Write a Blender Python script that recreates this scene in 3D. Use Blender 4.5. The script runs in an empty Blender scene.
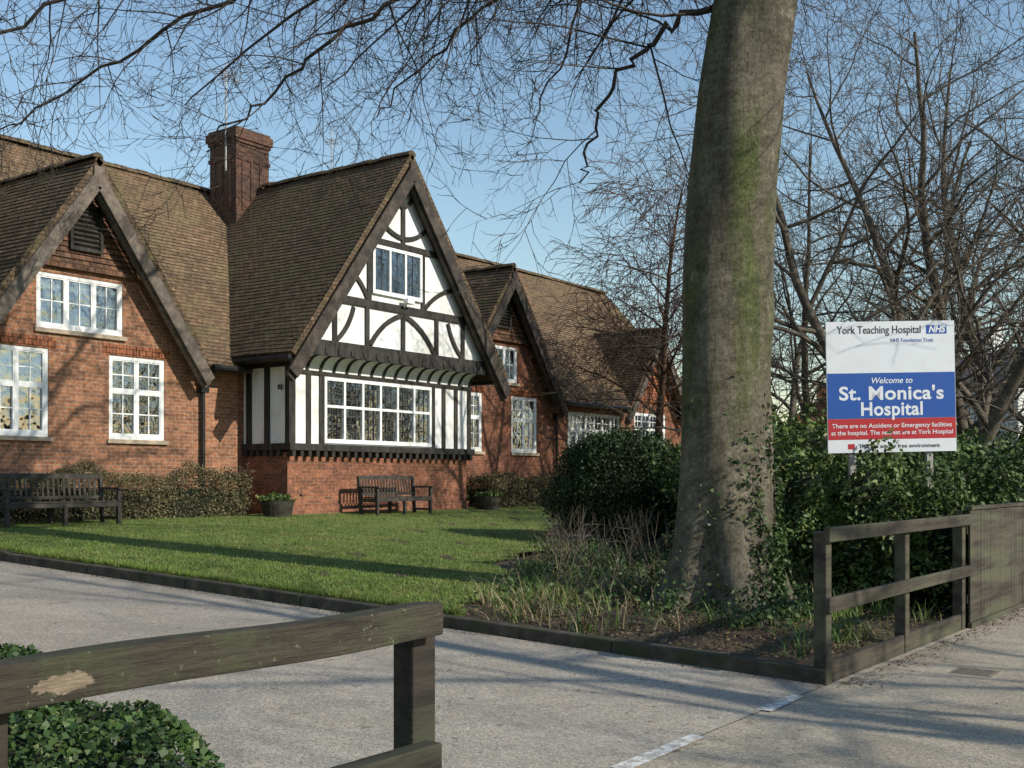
import bpy, math, random
import numpy as np
from mathutils import Vector, Matrix
random.seed(7); rng=np.random.default_rng(7)
scn=bpy.context.scene
# site frame: u (x) runs along the street and facade, s (y) runs from the street towards the building
def W(X,Y): return (.588*X+.809*Y, -.809*X+.588*Y)
def gz(s): return min(max(.04*(s-3),0),.62)

# ---------------------------------------------------------------- materials
def newmat(name):
    m=bpy.data.materials.new(name); m.use_nodes=True
    nt=m.node_tree; b=nt.nodes['Principled BSDF']; return m,nt,b
def N(nt,t,**k):
    n=nt.nodes.new(t)
    for a,v in k.items(): setattr(n,a,v)
    return n
def ramp(nt,fac,c1,c2,p1=.35,p2=.65):
    r=N(nt,'ShaderNodeValToRGB'); e=r.color_ramp.elements
    e[0].position=p1; e[0].color=(*c1,1); e[1].position=p2; e[1].color=(*c2,1)
    nt.links.new(fac,r.inputs[0]); return r.outputs[0]
def noise(nt,vec,scale,detail=4,rough=.6):
    n=N(nt,'ShaderNodeTexNoise'); n.inputs['Scale'].default_value=scale
    n.inputs['Detail'].default_value=detail; n.inputs['Roughness'].default_value=rough
    nt.links.new(vec,n.inputs['Vector']); return n.outputs['Fac']
def mixc(nt,fac,a,b,mode='MIX'):
    m=N(nt,'ShaderNodeMix',data_type='RGBA',blend_type=mode)
    for sock,v in ((m.inputs[0],fac),(m.inputs[6],a),(m.inputs[7],b)):
        if isinstance(v,(int,float)): sock.default_value=v
        elif isinstance(v,tuple): sock.default_value=(*v,1)
        else: nt.links.new(v,sock)
    return m.outputs[2]
def bump(nt,b,h,strength=.3,dist=.02,prev=None):
    n=N(nt,'ShaderNodeBump'); n.inputs['Strength'].default_value=strength; n.inputs['Distance'].default_value=dist
    nt.links.new(h,n.inputs['Height'])
    if prev: nt.links.new(prev,n.inputs['Normal'])
    nt.links.new(n.outputs[0],b.inputs['Normal']); return n.outputs[0]
def pm(name,c1,c2,scale=3,rough=.8,bs=40,bstr=.3,c3=None,s3=.6,stretch=None,bdist=.01,p=(.35,.65)):
    m,nt,b=newmat(name); tc=N(nt,'ShaderNodeTexCoord').outputs['Object']
    if stretch:
        mp=N(nt,'ShaderNodeMapping'); mp.inputs['Scale'].default_value=stretch
        nt.links.new(tc,mp.inputs[0]); tc=mp.outputs[0]
    col=ramp(nt,noise(nt,tc,scale),c1,c2,*p)
    if c3: col=mixc(nt,ramp(nt,noise(nt,tc,s3,6,.65),(0,0,0),(1,1,1),.48,.62),col,c3)
    nt.links.new(col,b.inputs['Base Color']); b.inputs['Roughness'].default_value=rough
    b.inputs['Specular IOR Level'].default_value=.3
    if bstr: bump(nt,b,noise(nt,tc,bs,5),bstr,bdist)
    return m
def wallcoord(nt,zs=1.0):
    tc=N(nt,'ShaderNodeTexCoord').outputs['Object']
    sp=N(nt,'ShaderNodeSeparateXYZ'); nt.links.new(tc,sp.inputs[0])
    g=N(nt,'ShaderNodeNewGeometry'); sn=N(nt,'ShaderNodeSeparateXYZ'); nt.links.new(g.outputs['True Normal'],sn.inputs[0])
    a1=N(nt,'ShaderNodeMath',operation='ABSOLUTE'); nt.links.new(sn.outputs[0],a1.inputs[0])
    a2=N(nt,'ShaderNodeMath',operation='ABSOLUTE'); nt.links.new(sn.outputs[1],a2.inputs[0])
    gt=N(nt,'ShaderNodeMath',operation='GREATER_THAN'); nt.links.new(a1.outputs[0],gt.inputs[0]); nt.links.new(a2.outputs[0],gt.inputs[1])
    mx=N(nt,'ShaderNodeMix',data_type='FLOAT'); nt.links.new(gt.outputs[0],mx.inputs[0])
    nt.links.new(sp.outputs[0],mx.inputs[2]); nt.links.new(sp.outputs[1],mx.inputs[3])
    mz=N(nt,'ShaderNodeMath',operation='MULTIPLY'); mz.inputs[1].default_value=zs; nt.links.new(sp.outputs[2],mz.inputs[0])
    cb=N(nt,'ShaderNodeCombineXYZ'); nt.links.new(mx.outputs[0],cb.inputs[0]); nt.links.new(mz.outputs[0],cb.inputs[1])
    return cb.outputs[0],tc
def brickmat(name,c1,c2,cm,bw=.225,rh=.075,ms=.008,dirt=(.1,.07,.05),dirtamt=.5,bs=.5,rough=.85,moss=None,extra=.12,pale=None):
    m,nt,b=newmat(name); v,tc=wallcoord(nt)
    br=N(nt,'ShaderNodeTexBrick'); nt.links.new(v,br.inputs['Vector'])
    br.inputs['Scale'].default_value=1; br.inputs['Brick Width'].default_value=bw; br.inputs['Row Height'].default_value=rh
    br.inputs['Mortar Size'].default_value=ms; br.inputs['Mortar Smooth'].default_value=.2; br.inputs['Bias'].default_value=0
    br.inputs['Color1'].default_value=(*c1,1); br.inputs['Color2'].default_value=(*c2,1); br.inputs['Mortar'].default_value=(*cm,1)
    col=br.outputs['Color']
    f=ramp(nt,noise(nt,tc,.9,6,.7),(0,0,0),(1,1,1),.45,.7)
    fm=N(nt,'ShaderNodeMath',operation='MULTIPLY'); fm.inputs[1].default_value=dirtamt; nt.links.new(f,fm.inputs[0])
    col=mixc(nt,fm.outputs[0],col,dirt)
    n2=ramp(nt,noise(nt,tc,14,4,.7),(.5,.5,.5),(1.4,1.35,1.3),.3,.7)
    col=mixc(nt,1.0,col,n2,'MULTIPLY')
    if pale:
        f=ramp(nt,noise(nt,tc,5,8,.8),(0,0,0),(1,1,1),.55,.72)
        fm=N(nt,'ShaderNodeMath',operation='MULTIPLY'); fm.inputs[1].default_value=.6; nt.links.new(f,fm.inputs[0])
        col=mixc(nt,fm.outputs[0],col,pale)
    if moss:
        f=ramp(nt,noise(nt,tc,1.3,8,.75),(0,0,0),(1,1,1),.50,.66)
        fm=N(nt,'ShaderNodeMath',operation='MULTIPLY'); fm.inputs[1].default_value=.6; nt.links.new(f,fm.inputs[0])
        col=mixc(nt,fm.outputs[0],col,moss)
    nt.links.new(col,b.inputs['Base Color']); b.inputs['Roughness'].default_value=rough
    b.inputs['Specular IOR Level'].default_value=.2
    inv=N(nt,'ShaderNodeMath',operation='SUBTRACT'); inv.inputs[0].default_value=1; nt.links.new(br.outputs['Fac'],inv.inputs[1])
    pv=bump(nt,b,inv.outputs[0],bs,.012)
    bump(nt,b,noise(nt,tc,30,4),extra*2,.02,pv)
    return m
def leafmat(name,c1,c2,rough=.5,c3=None,trans=0):
    m,nt,b=newmat(name); g=N(nt,'ShaderNodeNewGeometry'); tc=N(nt,'ShaderNodeTexCoord').outputs['Object']
    col=ramp(nt,g.outputs['Random Per Island'],c1,c2,0,1)
    n=ramp(nt,noise(nt,tc,1.6,3),(.55,.55,.55),(1.35,1.35,1.2),.3,.7)
    col=mixc(nt,1.0,col,n,'MULTIPLY')
    if c3:
        gt=N(nt,'ShaderNodeMath',operation='GREATER_THAN'); gt.inputs[1].default_value=.9; nt.links.new(g.outputs['Random Per Island'],gt.inputs[0])
        col=mixc(nt,gt.outputs[0],col,c3)
    nt.links.new(col,b.inputs['Base Color']); b.inputs['Roughness'].default_value=rough
    b.inputs['Specular IOR Level'].default_value=.25
    return m

M={}
M['brick']=brickmat('red_brick',(.43,.185,.095),(.25,.11,.065),(.34,.28,.21),dirt=(.14,.08,.055),dirtamt=.5,pale=(.44,.28,.18))
M['brick_dk']=brickmat('old_red_brick',(.34,.125,.068),(.18,.07,.043),(.22,.17,.12),dirt=(.10,.055,.04),dirtamt=.5,pale=(.33,.19,.12))
M['brick_ch']=brickmat('sooty_chimney_brick',(.15,.07,.048),(.065,.036,.028),(.11,.085,.065),dirt=(.035,.027,.022),dirtamt=.7,pale=(.17,.11,.075))
M['tile']=brickmat('clay_roof_tiles',(.255,.17,.105),(.145,.098,.062),(.05,.035,.025),bw=.17,rh=.095,ms=.007,dirt=(.10,.073,.047),dirtamt=.6,bs=.5,moss=(.15,.135,.062),pale=(.32,.25,.165))
M['tile_moss']=brickmat('mossy_roof_tiles',(.175,.12,.075),(.09,.063,.042),(.035,.028,.02),bw=.17,rh=.095,ms=.008,dirt=(.06,.048,.033),dirtamt=.65,bs=.6,moss=(.10,.105,.04),pale=(.21,.17,.11))
M['hung']=brickmat('hung_tiles',(.44,.16,.075),(.26,.10,.055),(.05,.03,.02),bw=.16,rh=.11,ms=.008,dirt=(.1,.06,.04),dirtamt=.4,bs=.6,pale=(.36,.21,.12))
M['hung_dk']=brickmat('weathered_hung_tiles',(.22,.115,.07),(.12,.065,.045),(.04,.03,.02),bw=.16,rh=.11,ms=.008,dirt=(.06,.045,.035),dirtamt=.6,bs=.6,pale=(.24,.17,.11))
M['white']=pm('white_joinery',(.80,.80,.78),(.87,.87,.85),6,.45,30,.05)
M['render']=pm('white_render',(.76,.76,.74),(.84,.84,.82),1.5,.85,60,.15,c3=(.68,.67,.62),s3=1.2)
M['timber']=pm('black_timber',(.018,.016,.014),(.05,.045,.04),8,.7,40,.3,stretch=(1,1,.3))
M['barge']=pm('weathered_bargeboard',(.10,.08,.062),(.19,.155,.125),6,.8,30,.3,c3=(.07,.057,.047),s3=2.5)
M['barge_dk']=pm('dark_bargeboard',(.045,.036,.03),(.1,.08,.065),6,.8,30,.3,c3=(.035,.03,.026),s3=2.5)
M['gutter']=pm('black_gutter',(.012,.012,.012),(.025,.025,.025),5,.4,30,.05)
M['dark']=pm('dark_interior',(.012,.013,.015),(.02,.02,.022),3,.9,10,0)
M['curtain']=pm('curtain_fabric',(.35,.33,.30),(.5,.48,.44),5,.9,20,.3,stretch=(8,1,.4))
M['sill']=pm('stone_sill',(.36,.28,.2),(.46,.37,.27),5,.9,40,.2)
M['lead']=pm('lead_came',(.05,.05,.055),(.09,.09,.095),5,.6,40,0)
def glass():
    m,nt,b=newmat('window_glass'); nt.nodes.remove(b)
    tr=N(nt,'ShaderNodeBsdfTransparent'); tr.inputs[0].default_value=(.75,.8,.82,1)
    gl=N(nt,'ShaderNodeBsdfGlossy'); gl.inputs['Roughness'].default_value=.04; gl.inputs[0].default_value=(.9,.93,1,1)
    tc=N(nt,'ShaderNodeTexCoord').outputs['Object']; bp=N(nt,'ShaderNodeBump'); bp.inputs['Strength'].default_value=.5; bp.inputs['Distance'].default_value=.04
    nt.links.new(noise(nt,tc,2.5,2),bp.inputs['Height']); nt.links.new(bp.outputs[0],gl.inputs['Normal'])
    ms=N(nt,'ShaderNodeMixShader'); ms.inputs[0].default_value=.38
    nt.links.new(tr.outputs[0],ms.inputs[1]); nt.links.new(gl.outputs[0],ms.inputs[2]); nt.links.new(ms.outputs[0],nt.nodes['Material Output'].inputs[0]); return m
M['glass']=glass()
M['soil']=pm('garden_soil',(.045,.033,.024),(.105,.075,.052),9,.95,30,.8,c3=(.075,.07,.035),s3=1.5,bdist=.04)
M['turf']=pm('lawn_turf',(.085,.125,.026),(.14,.185,.042),2.5,.95,60,.6,c3=(.18,.18,.055),s3=1.3,bdist=.03)
M['field']=pm('rough_ground',(.06,.08,.03),(.11,.11,.05),.6,.95,20,.5)
def asph(name,c1,c2,stain,agg,p=.5):
    m,nt,b=newmat(name); tc=N(nt,'ShaderNodeTexCoord').outputs['Object']
    col=ramp(nt,noise(nt,tc,1.3,8,.7),c1,c2,.3,.7)
    vo=N(nt,'ShaderNodeTexVoronoi'); vo.inputs['Scale'].default_value=85; nt.links.new(tc,vo.inputs['Vector'])
    sp=ramp(nt,vo.outputs['Color'],(.55,.55,.55),(1.35,1.33,1.28),.2,.85)
    col=mixc(nt,agg,col,sp,'MULTIPLY')
    st=ramp(nt,noise(nt,tc,.55,7,.7),(0,0,0),(1,1,1),.50,.66)
    fm=N(nt,'ShaderNodeMath',operation='MULTIPLY'); fm.inputs[1].default_value=p; nt.links.new(st,fm.inputs[0])
    col=mixc(nt,fm.outputs[0],col,stain)
    sp2=ramp(nt,noise(nt,tc,9,3,.5),(1,1,1),(.62,.6,.57),.66,.70); col=mixc(nt,1.,col,sp2,'MULTIPLY')
    nt.links.new(col,b.inputs['Base Color']); b.inputs['Roughness'].default_value=.92; b.inputs['Specular IOR Level'].default_value=.25
    bump(nt,b,vo.outputs['Distance'],.4,.006)
    return m
M['asphalt']=asph('driveway_asphalt',(.29,.255,.21),(.40,.355,.30),(.20,.175,.145),.8)
M['footway']=asph('footway_asphalt',(.31,.265,.205),(.41,.355,.28),(.21,.18,.135),.8,.65)
M['road']=asph('road_asphalt',(.06,.058,.055),(.09,.087,.083),(.04,.04,.04),.8)
def paint():
    m,nt,b=newmat('worn_white_road_paint'); tc=N(nt,'ShaderNodeTexCoord').outputs['Object']
    col=mixc(nt,ramp(nt,noise(nt,tc,16,6,.75),(0,0,0),(1,1,1),.42,.56),(.66,.64,.60),(.33,.30,.26))
    nt.links.new(col,b.inputs['Base Color']); b.inputs['Roughness'].default_value=.9; return m
M['paint']=paint()
M['kerb']=pm('mossy_kerb',(.035,.03,.024),(.095,.08,.06),5,.95,30,.5,c3=(.045,.048,.022),s3=3)
M['kerbstone']=pm('kerb_stone',(.3,.28,.25),(.4,.38,.34),5,.95,30,.4)
M['hedgeleaf']=leafmat('hedge_leaf',(.035,.065,.02),(.09,.13,.04),.55)
M['laurel']=leafmat('laurel_leaf',(.035,.065,.016),(.115,.165,.045),.5,c3=(.19,.21,.07))
M['yew']=leafmat('yew_leaf',(.016,.030,.013),(.045,.068,.026),.6)
M['brownhedge']=leafmat('brown_hedge_leaf',(.09,.075,.04),(.19,.155,.085),.7)
M['ivy']=leafmat('ivy_leaf',(.02,.045,.014),(.06,.10,.03),.5,c3=(.13,.16,.07))
M['grass']=leafmat('grass_blade',(.09,.145,.026),(.165,.22,.046),.6,c3=(.25,.23,.09))
M['straw']=leafmat('dead_grass',(.18,.14,.08),(.34,.28,.175),.8)
M['daff']=leafmat('bulb_leaf',(.055,.11,.03),(.12,.19,.05),.5)
M['litter']=leafmat('leaf_litter',(.06,.04,.024),(.19,.13,.08),.9)
M['core']=pm('shrub_shade',(.010,.014,.007),(.02,.026,.012),5,1,20,.3)  # near-black fill: shade between leaves put into the colour
M['twig']=pm('dark_twig',(.035,.027,.022),(.075,.058,.047),6,.9,30,.2)
M['twig_red']=pm('reddish_twig',(.09,.052,.036),(.155,.095,.063),6,.9,30,.2)
M['twig_grey']=pm('grey_bark',(.065,.052,.04),(.15,.125,.095),4,.9,30,.4)
M['wood_dk']=pm('dark_stained_wood',(.018,.015,.012),(.05,.041,.031),4,.8,25,.5,stretch=(.4,3,3),c3=(.045,.045,.028),s3=2)
M['fence']=pm('weathered_fence_wood',(.032,.026,.02),(.085,.07,.05),3,.85,20,.7,stretch=(.35,4,4),c3=(.085,.085,.05),s3=1.2)
M['bench']=pm('dark_bench_wood',(.03,.026,.022),(.07,.062,.052),5,.75,30,.3)
M['metal']=pm('aerial_metal',(.3,.3,.3),(.4,.4,.4),5,.5,30,0)
M['drain']=pm('rusty_cast_iron',(.14,.115,.09),(.22,.185,.145),8,.9,40,.3)

# ---------------------------------------------------------------- mesh helpers
def link(o,parent=None):
    scn.collection.objects.link(o)
    if parent: o.parent=parent
    return o
def empty(name,loc=(0,0,0)):
    o=bpy.data.objects.new(name,None); o.empty_display_size=.3; o.location=loc; return link(o)
class MB:
    def __init__(s): s.v=[]; s.f=[]; s.m=[]
    def add(s,vs,fs,mi=0):
        k=len(s.v); s.v.extend([tuple(v) for v in vs]); s.f.extend([tuple(i+k for i in f) for f in fs]); s.m.extend([mi]*len(fs))
    def quad(s,a,b,c,d,mi=0): s.add([a,b,c,d],[(0,1,2,3)],mi)
    def box(s,x0,x1,y0,y1,z0,z1,mi=0):
        s.add([(x0,y0,z0),(x1,y0,z0),(x1,y1,z0),(x0,y1,z0),(x0,y0,z1),(x1,y0,z1),(x1,y1,z1),(x0,y1,z1)],
              [(0,3,2,1),(4,5,6,7),(0,1,5,4),(1,2,6,5),(2,3,7,6),(3,0,4,7)],mi)
    def beam(s,p0,p1,w,d,side,mi=0):
        p0=Vector(p0);p1=Vector(p1); a=(p1-p0).normalized(); sd=Vector(side).normalized(); c=a.cross(sd).normalized()
        vs=[]
        for p in (p0,p1):
            for i,j in ((-1,-1),(1,-1),(1,1),(-1,1)): vs.append(p+c*(i*w/2)+sd*(j*d/2))
        s.add(vs,[(0,1,2,3),(7,6,5,4),(0,4,5,1),(1,5,6,2),(2,6,7,3),(3,7,4,0)],mi)
    def arc(s,p0,p1,bulge,w,d,side,n=6,mi=0):
        p0=Vector(p0);p1=Vector(p1); a=(p1-p0); c=a.normalized().cross(Vector(side)).normalized()
        pts=[p0+a*t+c*(bulge*4*t*(1-t)) for t in [i/n for i in range(n+1)]]
        sd=Vector(side).normalized(); vs=[]
        for i,p in enumerate(pts):
            t=(pts[min(i+1,n)]-pts[max(i-1,0)]).normalized(); cc=t.cross(sd)
            for q,j in ((-1,-1),(1,-1),(1,1),(-1,1)): vs.append(p+cc*(q*w/2)+sd*(j*d/2))
        fs=[(0,1,2,3),(4*n+3,4*n+2,4*n+1,4*n)]
        for i in range(n):
            for q in range(4):
                q2=(q+1)%4; fs.append((4*i+q,4*i+4+q,4*i+4+q2,4*i+q2))
        s.add(vs,fs,mi)
    def tube(s,pts,rads,n=5,mi=0,cap=False):
        k=len(s.v); L=len(pts); ref=None
        for i in range(L):
            t=(pts[min(i+1,L-1)]-pts[max(i-1,0)])
            if t.length<1e-9: t=Vector((0,0,1))
            t.normalize()
            if ref is None: ref=Vector((1,0,0)) if abs(t.x)<.8 else Vector((0,1,0))
            b=t.cross(ref); b.normalize(); c=b.cross(t); ref=c
            r=rads[i]; p=pts[i]
            for j in range(n):
                a=2*math.pi*j/n; q=p+c*(math.cos(a)*r)+b*(math.sin(a)*r); s.v.append((q.x,q.y,q.z))
        for i in range(L-1):
            for j in range(n):
                j2=(j+1)%n; s.f.append((k+i*n+j,k+i*n+j2,k+(i+1)*n+j2,k+(i+1)*n+j)); s.m.append(mi)
        if cap:
            s.f.append(tuple(k+j for j in range(n))); s.m.append(mi); s.f.append(tuple(k+(L-1)*n+j for j in range(n))[::-1]); s.m.append(mi)
    def obj(s,name,mats,parent=None,smooth=False,bevel=0,fixn=False):
        me=bpy.data.meshes.new(name); me.from_pydata(s.v,[],s.f)
        for m in (mats if isinstance(mats,list) else [mats]): me.materials.append(m)
        me.polygons.foreach_set('material_index',s.m)
        if smooth: me.polygons.foreach_set('use_smooth',[True]*len(s.f))
        me.update()
        if fixn:
            import bmesh
            bm=bmesh.new(); bm.from_mesh(me); bmesh.ops.recalc_face_normals(bm,faces=bm.faces); bm.to_mesh(me); bm.free()
        o=bpy.data.objects.new(name,me); link(o,parent)
        if bevel:
            b=o.modifiers.new('bevel','BEVEL'); b.width=bevel; b.segments=2; b.limit_method='ANGLE'
        return o
def np_obj(name,V,F,mat,parent=None):
    me=bpy.data.meshes.new(name); V=np.asarray(V,dtype=np.float32); F=np.asarray(F,dtype=np.int32)
    me.vertices.add(len(V)); me.vertices.foreach_set('co',V.ravel())
    k=F.shape[1]; me.loops.add(F.size); me.loops.foreach_set('vertex_index',F.ravel())
    me.polygons.add(len(F)); me.polygons.foreach_set('loop_start',np.arange(0,F.size,k,dtype=np.int32))
    me.update(calc_edges=True); me.validate(); me.materials.append(mat)
    o=bpy.data.objects.new(name,me); return link(o,parent)
def leaves(name,P,size,mat,parent=None,aspect=.55,flat=0.):
    P=np.asarray(P); n=len(P)
    a=rng.normal(size=(n,3)); a[:,2]*=(1-flat); a/=np.linalg.norm(a,axis=1)[:,None]
    b=rng.normal(size=(n,3)); b[:,2]*=(1-flat); b-= (b*a).sum(1)[:,None]*a; b/=np.linalg.norm(b,axis=1)[:,None]
    s=(size*rng.uniform(.6,1.3,n))[:,None]
    V=np.stack([P-a*s,P+b*s*aspect,P+a*s,P-b*s*aspect],1).reshape(-1,3)
    F=np.arange(4*n).reshape(-1,4)
    return np_obj(name,V,F,mat,parent)
def blades(name,P,h,w,lean,mat,parent=None,nseg=1):
    P=np.asarray(P); n=len(P)
    th=rng.uniform(0,2*math.pi,n); dx=np.stack([np.cos(th),np.sin(th),0*th],1)
    sd=np.stack([-np.sin(th),np.cos(th),0*th],1); H=(h*rng.uniform(.5,1.3,n))[:,None]; ln=(lean*rng.uniform(.2,1.4,n))[:,None]
    rows=[];
    for i in range(nseg+1):
        t=i/nseg; c=P+dx*ln*H*t*t+np.array([0,0,1])*H*(t-.35*np.minimum(ln,1.2)*t*t); ww=w*(1-.85*t)
        rows+= [c-sd*ww/2,c+sd*ww/2]
    V=np.stack(rows,1).reshape(-1,3); k=2*(nseg+1); F=[]
    base=np.arange(n)*k
    for i in range(nseg): F.append(np.stack([base+2*i,base+2*i+1,base+2*i+3,base+2*i+2],1))
    return np_obj(name,V,np.concatenate(F),mat,parent)
def lumpy(dirs,seed,amt=.14):
    r=np.random.default_rng(seed); o=np.ones(len(dirs))
    for k in range(9):
        d=r.normal(size=3); d/=np.linalg.norm(d); ph=r.uniform(0,6.28); fr=r.uniform(3,8)
        o+=amt/2.2*np.sin(fr*(dirs@d)+ph)
    return o
def bush(name,c,r,n,size,mat,seed=1,amt=.14,fill=.35,corem=None):
    c=np.array(c); r=np.array(r)
    d=rng.normal(size=(n,3)); d/=np.linalg.norm(d,axis=1)[:,None]; d[:,2]=np.where(d[:,2]<-.55,-d[:,2],d[:,2])
    rad=lumpy(d,seed,amt)*(1-fill*rng.random(n)**2+rng.normal(0,.05,n))
    P=c+d*r*rad[:,None]; P=P[P[:,2]>gz(c[1])+.02]
    o=leaves(name,P,size,mat)
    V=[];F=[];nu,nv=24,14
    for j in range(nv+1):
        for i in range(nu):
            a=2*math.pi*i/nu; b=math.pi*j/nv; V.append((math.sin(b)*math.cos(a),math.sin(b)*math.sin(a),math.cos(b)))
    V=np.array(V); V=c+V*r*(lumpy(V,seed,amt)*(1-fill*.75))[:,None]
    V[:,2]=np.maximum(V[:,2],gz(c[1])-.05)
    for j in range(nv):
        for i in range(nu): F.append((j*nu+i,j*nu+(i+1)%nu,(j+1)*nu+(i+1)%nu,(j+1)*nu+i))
    np_obj('shade_core',V,F,corem or M['core'],o); return o  # solid dark core, paints the shade inside the bush

# ---------------------------------------------------------------- ground
def sheet(name,u0,u1,s0,s1,dz,mat,parent=None):
    mb=MB(); ss=[s0]+[x for x in (3.0,18.5) if s0<x<s1]+[s1]
    for a,b in zip(ss[:-1],ss[1:]): mb.quad((u0,a,gz(a)+dz),(u1,a,gz(a)+dz),(u1,b,gz(b)+dz),(u0,b,gz(b)+dz))
    return mb.obj(name,mat,parent)
sheet('ground',-900,900,-900,900,-.03,M['field'])
sheet('driveway',2.2,8.0,3.0,60,0.004,M['asphalt'])
sheet('footway',-60,120,-1.6,3.0,0.0,M['footway'])
sheet('road',-200,300,-9,-1.75,-.026,M['road'])
mb=MB(); mb.box(-60,120,-1.75,-1.6,-.12,.003); mb.obj('road_kerb',M['kerbstone'])
mb=MB()
for a,b in ((5.05,5.98),(6.88,7.5),(3.3,4.2)): mb.quad((a,2.93,.009),(b,2.95,.009),(b,3.05,.009),(a,3.04,.009))
mb.obj('road_marking',M['paint'])
mb=MB(); mb.box(9.1,9.42,2.1,2.42,-.02,.004,0)
for i in range(5): mb.box(9.12+i*.06,9.15+i*.06,2.13,2.39,.004,.008,0)
mb.obj('drain_cover',M['drain'],bevel=.002)
mb=MB(); 
def kerbrun(x0,x1,sl):
    for a,b in zip(sl[:-1],sl[1:]):
        za,zb=gz(a),gz(b); j=random.uniform(-.008,.008); k=random.uniform(-.01,.01)
        vs=[(x0+j,a,za-.1),(x1+j,a,za-.1),(x1+j,b-.008,zb-.1),(x0+j,b-.008,zb-.1),(x0+j,a,za+.12+k),(x1+j,a,za+.12+k),(x1+j,b-.008,zb+.12+k),(x0+j,b-.008,zb+.12+k)]
        mb.add(vs,[(0,3,2,1),(4,5,6,7),(0,1,5,4),(1,2,6,5),(2,3,7,6),(3,0,4,7)])
kerbrun(8.0,8.12,[2.98+i*1.83 for i in range(11)])
mb.obj('kerb',M['kerb'],bevel=.012)
def h2(u,s): return .03*math.sin(u*2.1+s*1.3)+.025*math.sin(u*4.7-s*3.1)+.02*math.sin(u*9+s*8)
SL=.545
def inlawn(u,s): return u>8.12 and s<19.3 and s>6.6+(u-8)*SL+.35*math.sin(u*1.1)+.1*math.sin(u*3.7) and u<41
mb=MB(); us=np.arange(8.12,32,.3); ss=np.arange(3.13,18,.3)
for u in us:
    for s in ss:
        if s>3+ (u-8)*.59+6.5: continue
        f=lambda a,b:(a,b,gz(b)+.07+h2(a,b)*min(1,(a-8.1)*2)*min(1,(b-3.1)*2))
        mb.quad(f(u,s),f(u+.3,s),f(u+.3,s+.3),f(u,s+.3))
mb.obj('flower_bed_soil',M['soil'],smooth=True)
mb=MB(); st=.25
for u in np.arange(8.12,41,st):
    for s in np.arange(6,20.2,st):
        if inlawn(u+st/2,min(s,19.2)+st/2 if s<19 else 19.2):
            f=lambda a,b:(a,b,gz(b)+.115)
            mb.quad(f(u,s),f(u+st,s),f(u+st,s+st),f(u,s+st))
lawn=mb.obj('lawn',M['turf'])
U=rng.uniform(8.12,30,480000); S=rng.uniform(6.3,19.3,480000)
dist=.809*U+.588*S; keep=rng.random(len(U))<np.clip((11/dist)**2.2,.1,1)
Ln=(S>6.5+(U-8)*SL+.35*np.sin(U*1.1)+.1*np.sin(U*3.7))&keep
U=U[Ln];S=S[Ln]; Z=np.clip(.04*(S-3),0,.62)+.11
blades('grass_blades',np.stack([U,S,Z],1),.040,.012,.9,M['grass'],lawn)
U=8.14+np.abs(rng.normal(0,.06,9000)); S=rng.uniform(6.5,19,9000)
blades('edge_grass',np.stack([U,S,np.clip(.04*(S-3),0,.62)+.1],1),.09,.01,1.0,M['grass'],lawn)

# ---------------------------------------------------------------- hospital building
H=empty('brick_hospital_building')
frame=MB();gl=MB();bk=MB();cur=MB();ld=MB();sill=MB()
def window(u0,u1,z0,z1,s,cols,tr=.62,bars=(2,1,2),lead=False,sillm=True,curt=True):
    f=.075; F0,F1=s+.02,s+.10
    frame.box(u0,u0+f,F0,F1,z0,z1); frame.box(u1-f,u1,F0,F1,z0,z1)
    frame.box(u0+f,u1-f,F0,F1,z0,z0+f+.02); frame.box(u0+f,u1-f,F0,F1,z1-f,z1)
    m=.06; W_=(u1-u0-2*f-(cols-1)*m)/cols; zt=z0+(z1-z0)*tr if tr else None
    for c in range(cols):
        a=u0+f+c*(W_+m); b=a+W_
        if c<cols-1: frame.box(b,b+m,F0+.004,F1-.004,z0+f+.02,z1-f)
        segs=[(z0+f+.02,z1-f)]
        if zt: frame.box(a,b,F0+.008,F1-.008,zt-m/2,zt+m/2); segs=[(z0+f+.02,zt-m/2),(zt+m/2,z1-f)]
        for k,(q0,q1) in enumerate(segs):
            nb,nr=bars[0],(bars[1+k] if tr else bars[1])
            T=ld if lead else frame; bw=.014 if lead else .024
            if not lead:
                e=.028
                frame.box(a,a+e,F0+.012,F1-.02,q0,q1); frame.box(b-e,b,F0+.012,F1-.02,q0,q1)
                frame.box(a+e,b-e,F0+.012,F1-.02,q0,q0+e); frame.box(a+e,b-e,F0+.012,F1-.02,q1-e,q1)
                A,B,Q0,Q1=a+e,b-e,q0+e,q1-e
            else: A,B,Q0,Q1=a,b,q0,q1
            for i in range(1,nb):
                x=A+(B-A)*i/nb; T.box(x-bw/2,x+bw/2,F0+.03,F0+.052,Q0,Q1)
            for i in range(1,nr):
                z=Q0+(Q1-Q0)*i/nr; T.box(A,B,F0+.033,F0+.05,z-bw/2,z+bw/2)
            tl=random.uniform(-.02,.02)
            gl.quad((a,F0+.045,q0),(b,F0+.045+tl,q0),(b,F0+.045+tl*.5,q1),(a,F0+.045,q1))
    bk.box(u0-.1,u1+.1,s+.9,s+.95,z0-.1,z1+.1)  # near-black board behind the glass, the unlit room put into its colour
    if curt:
        cw=(u1-u0)*random.uniform(.1,.2); nn=8
        for side in (0,1):
            for i in range(nn):
                x0=(u0+cw*i/nn) if side==0 else (u1-cw+cw*i/nn); x1=x0+cw/nn
                y=s+.2; cur.quad((x0,y+.03*(i%2),z0),(x1,y+.03*((i+1)%2),z0),(x1,y+.03*((i+1)%2),z1),(x0,y+.03*(i%2),z1))
        if random.random()<.8: cur.box(u0,u1,s+.16,s+.17,z1-random.uniform(.1,.35),z1)
    if sillm: sill.box(u0-.06,u1+.06,s-.07,s+.1,z0-.085,z0-.003)
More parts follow.
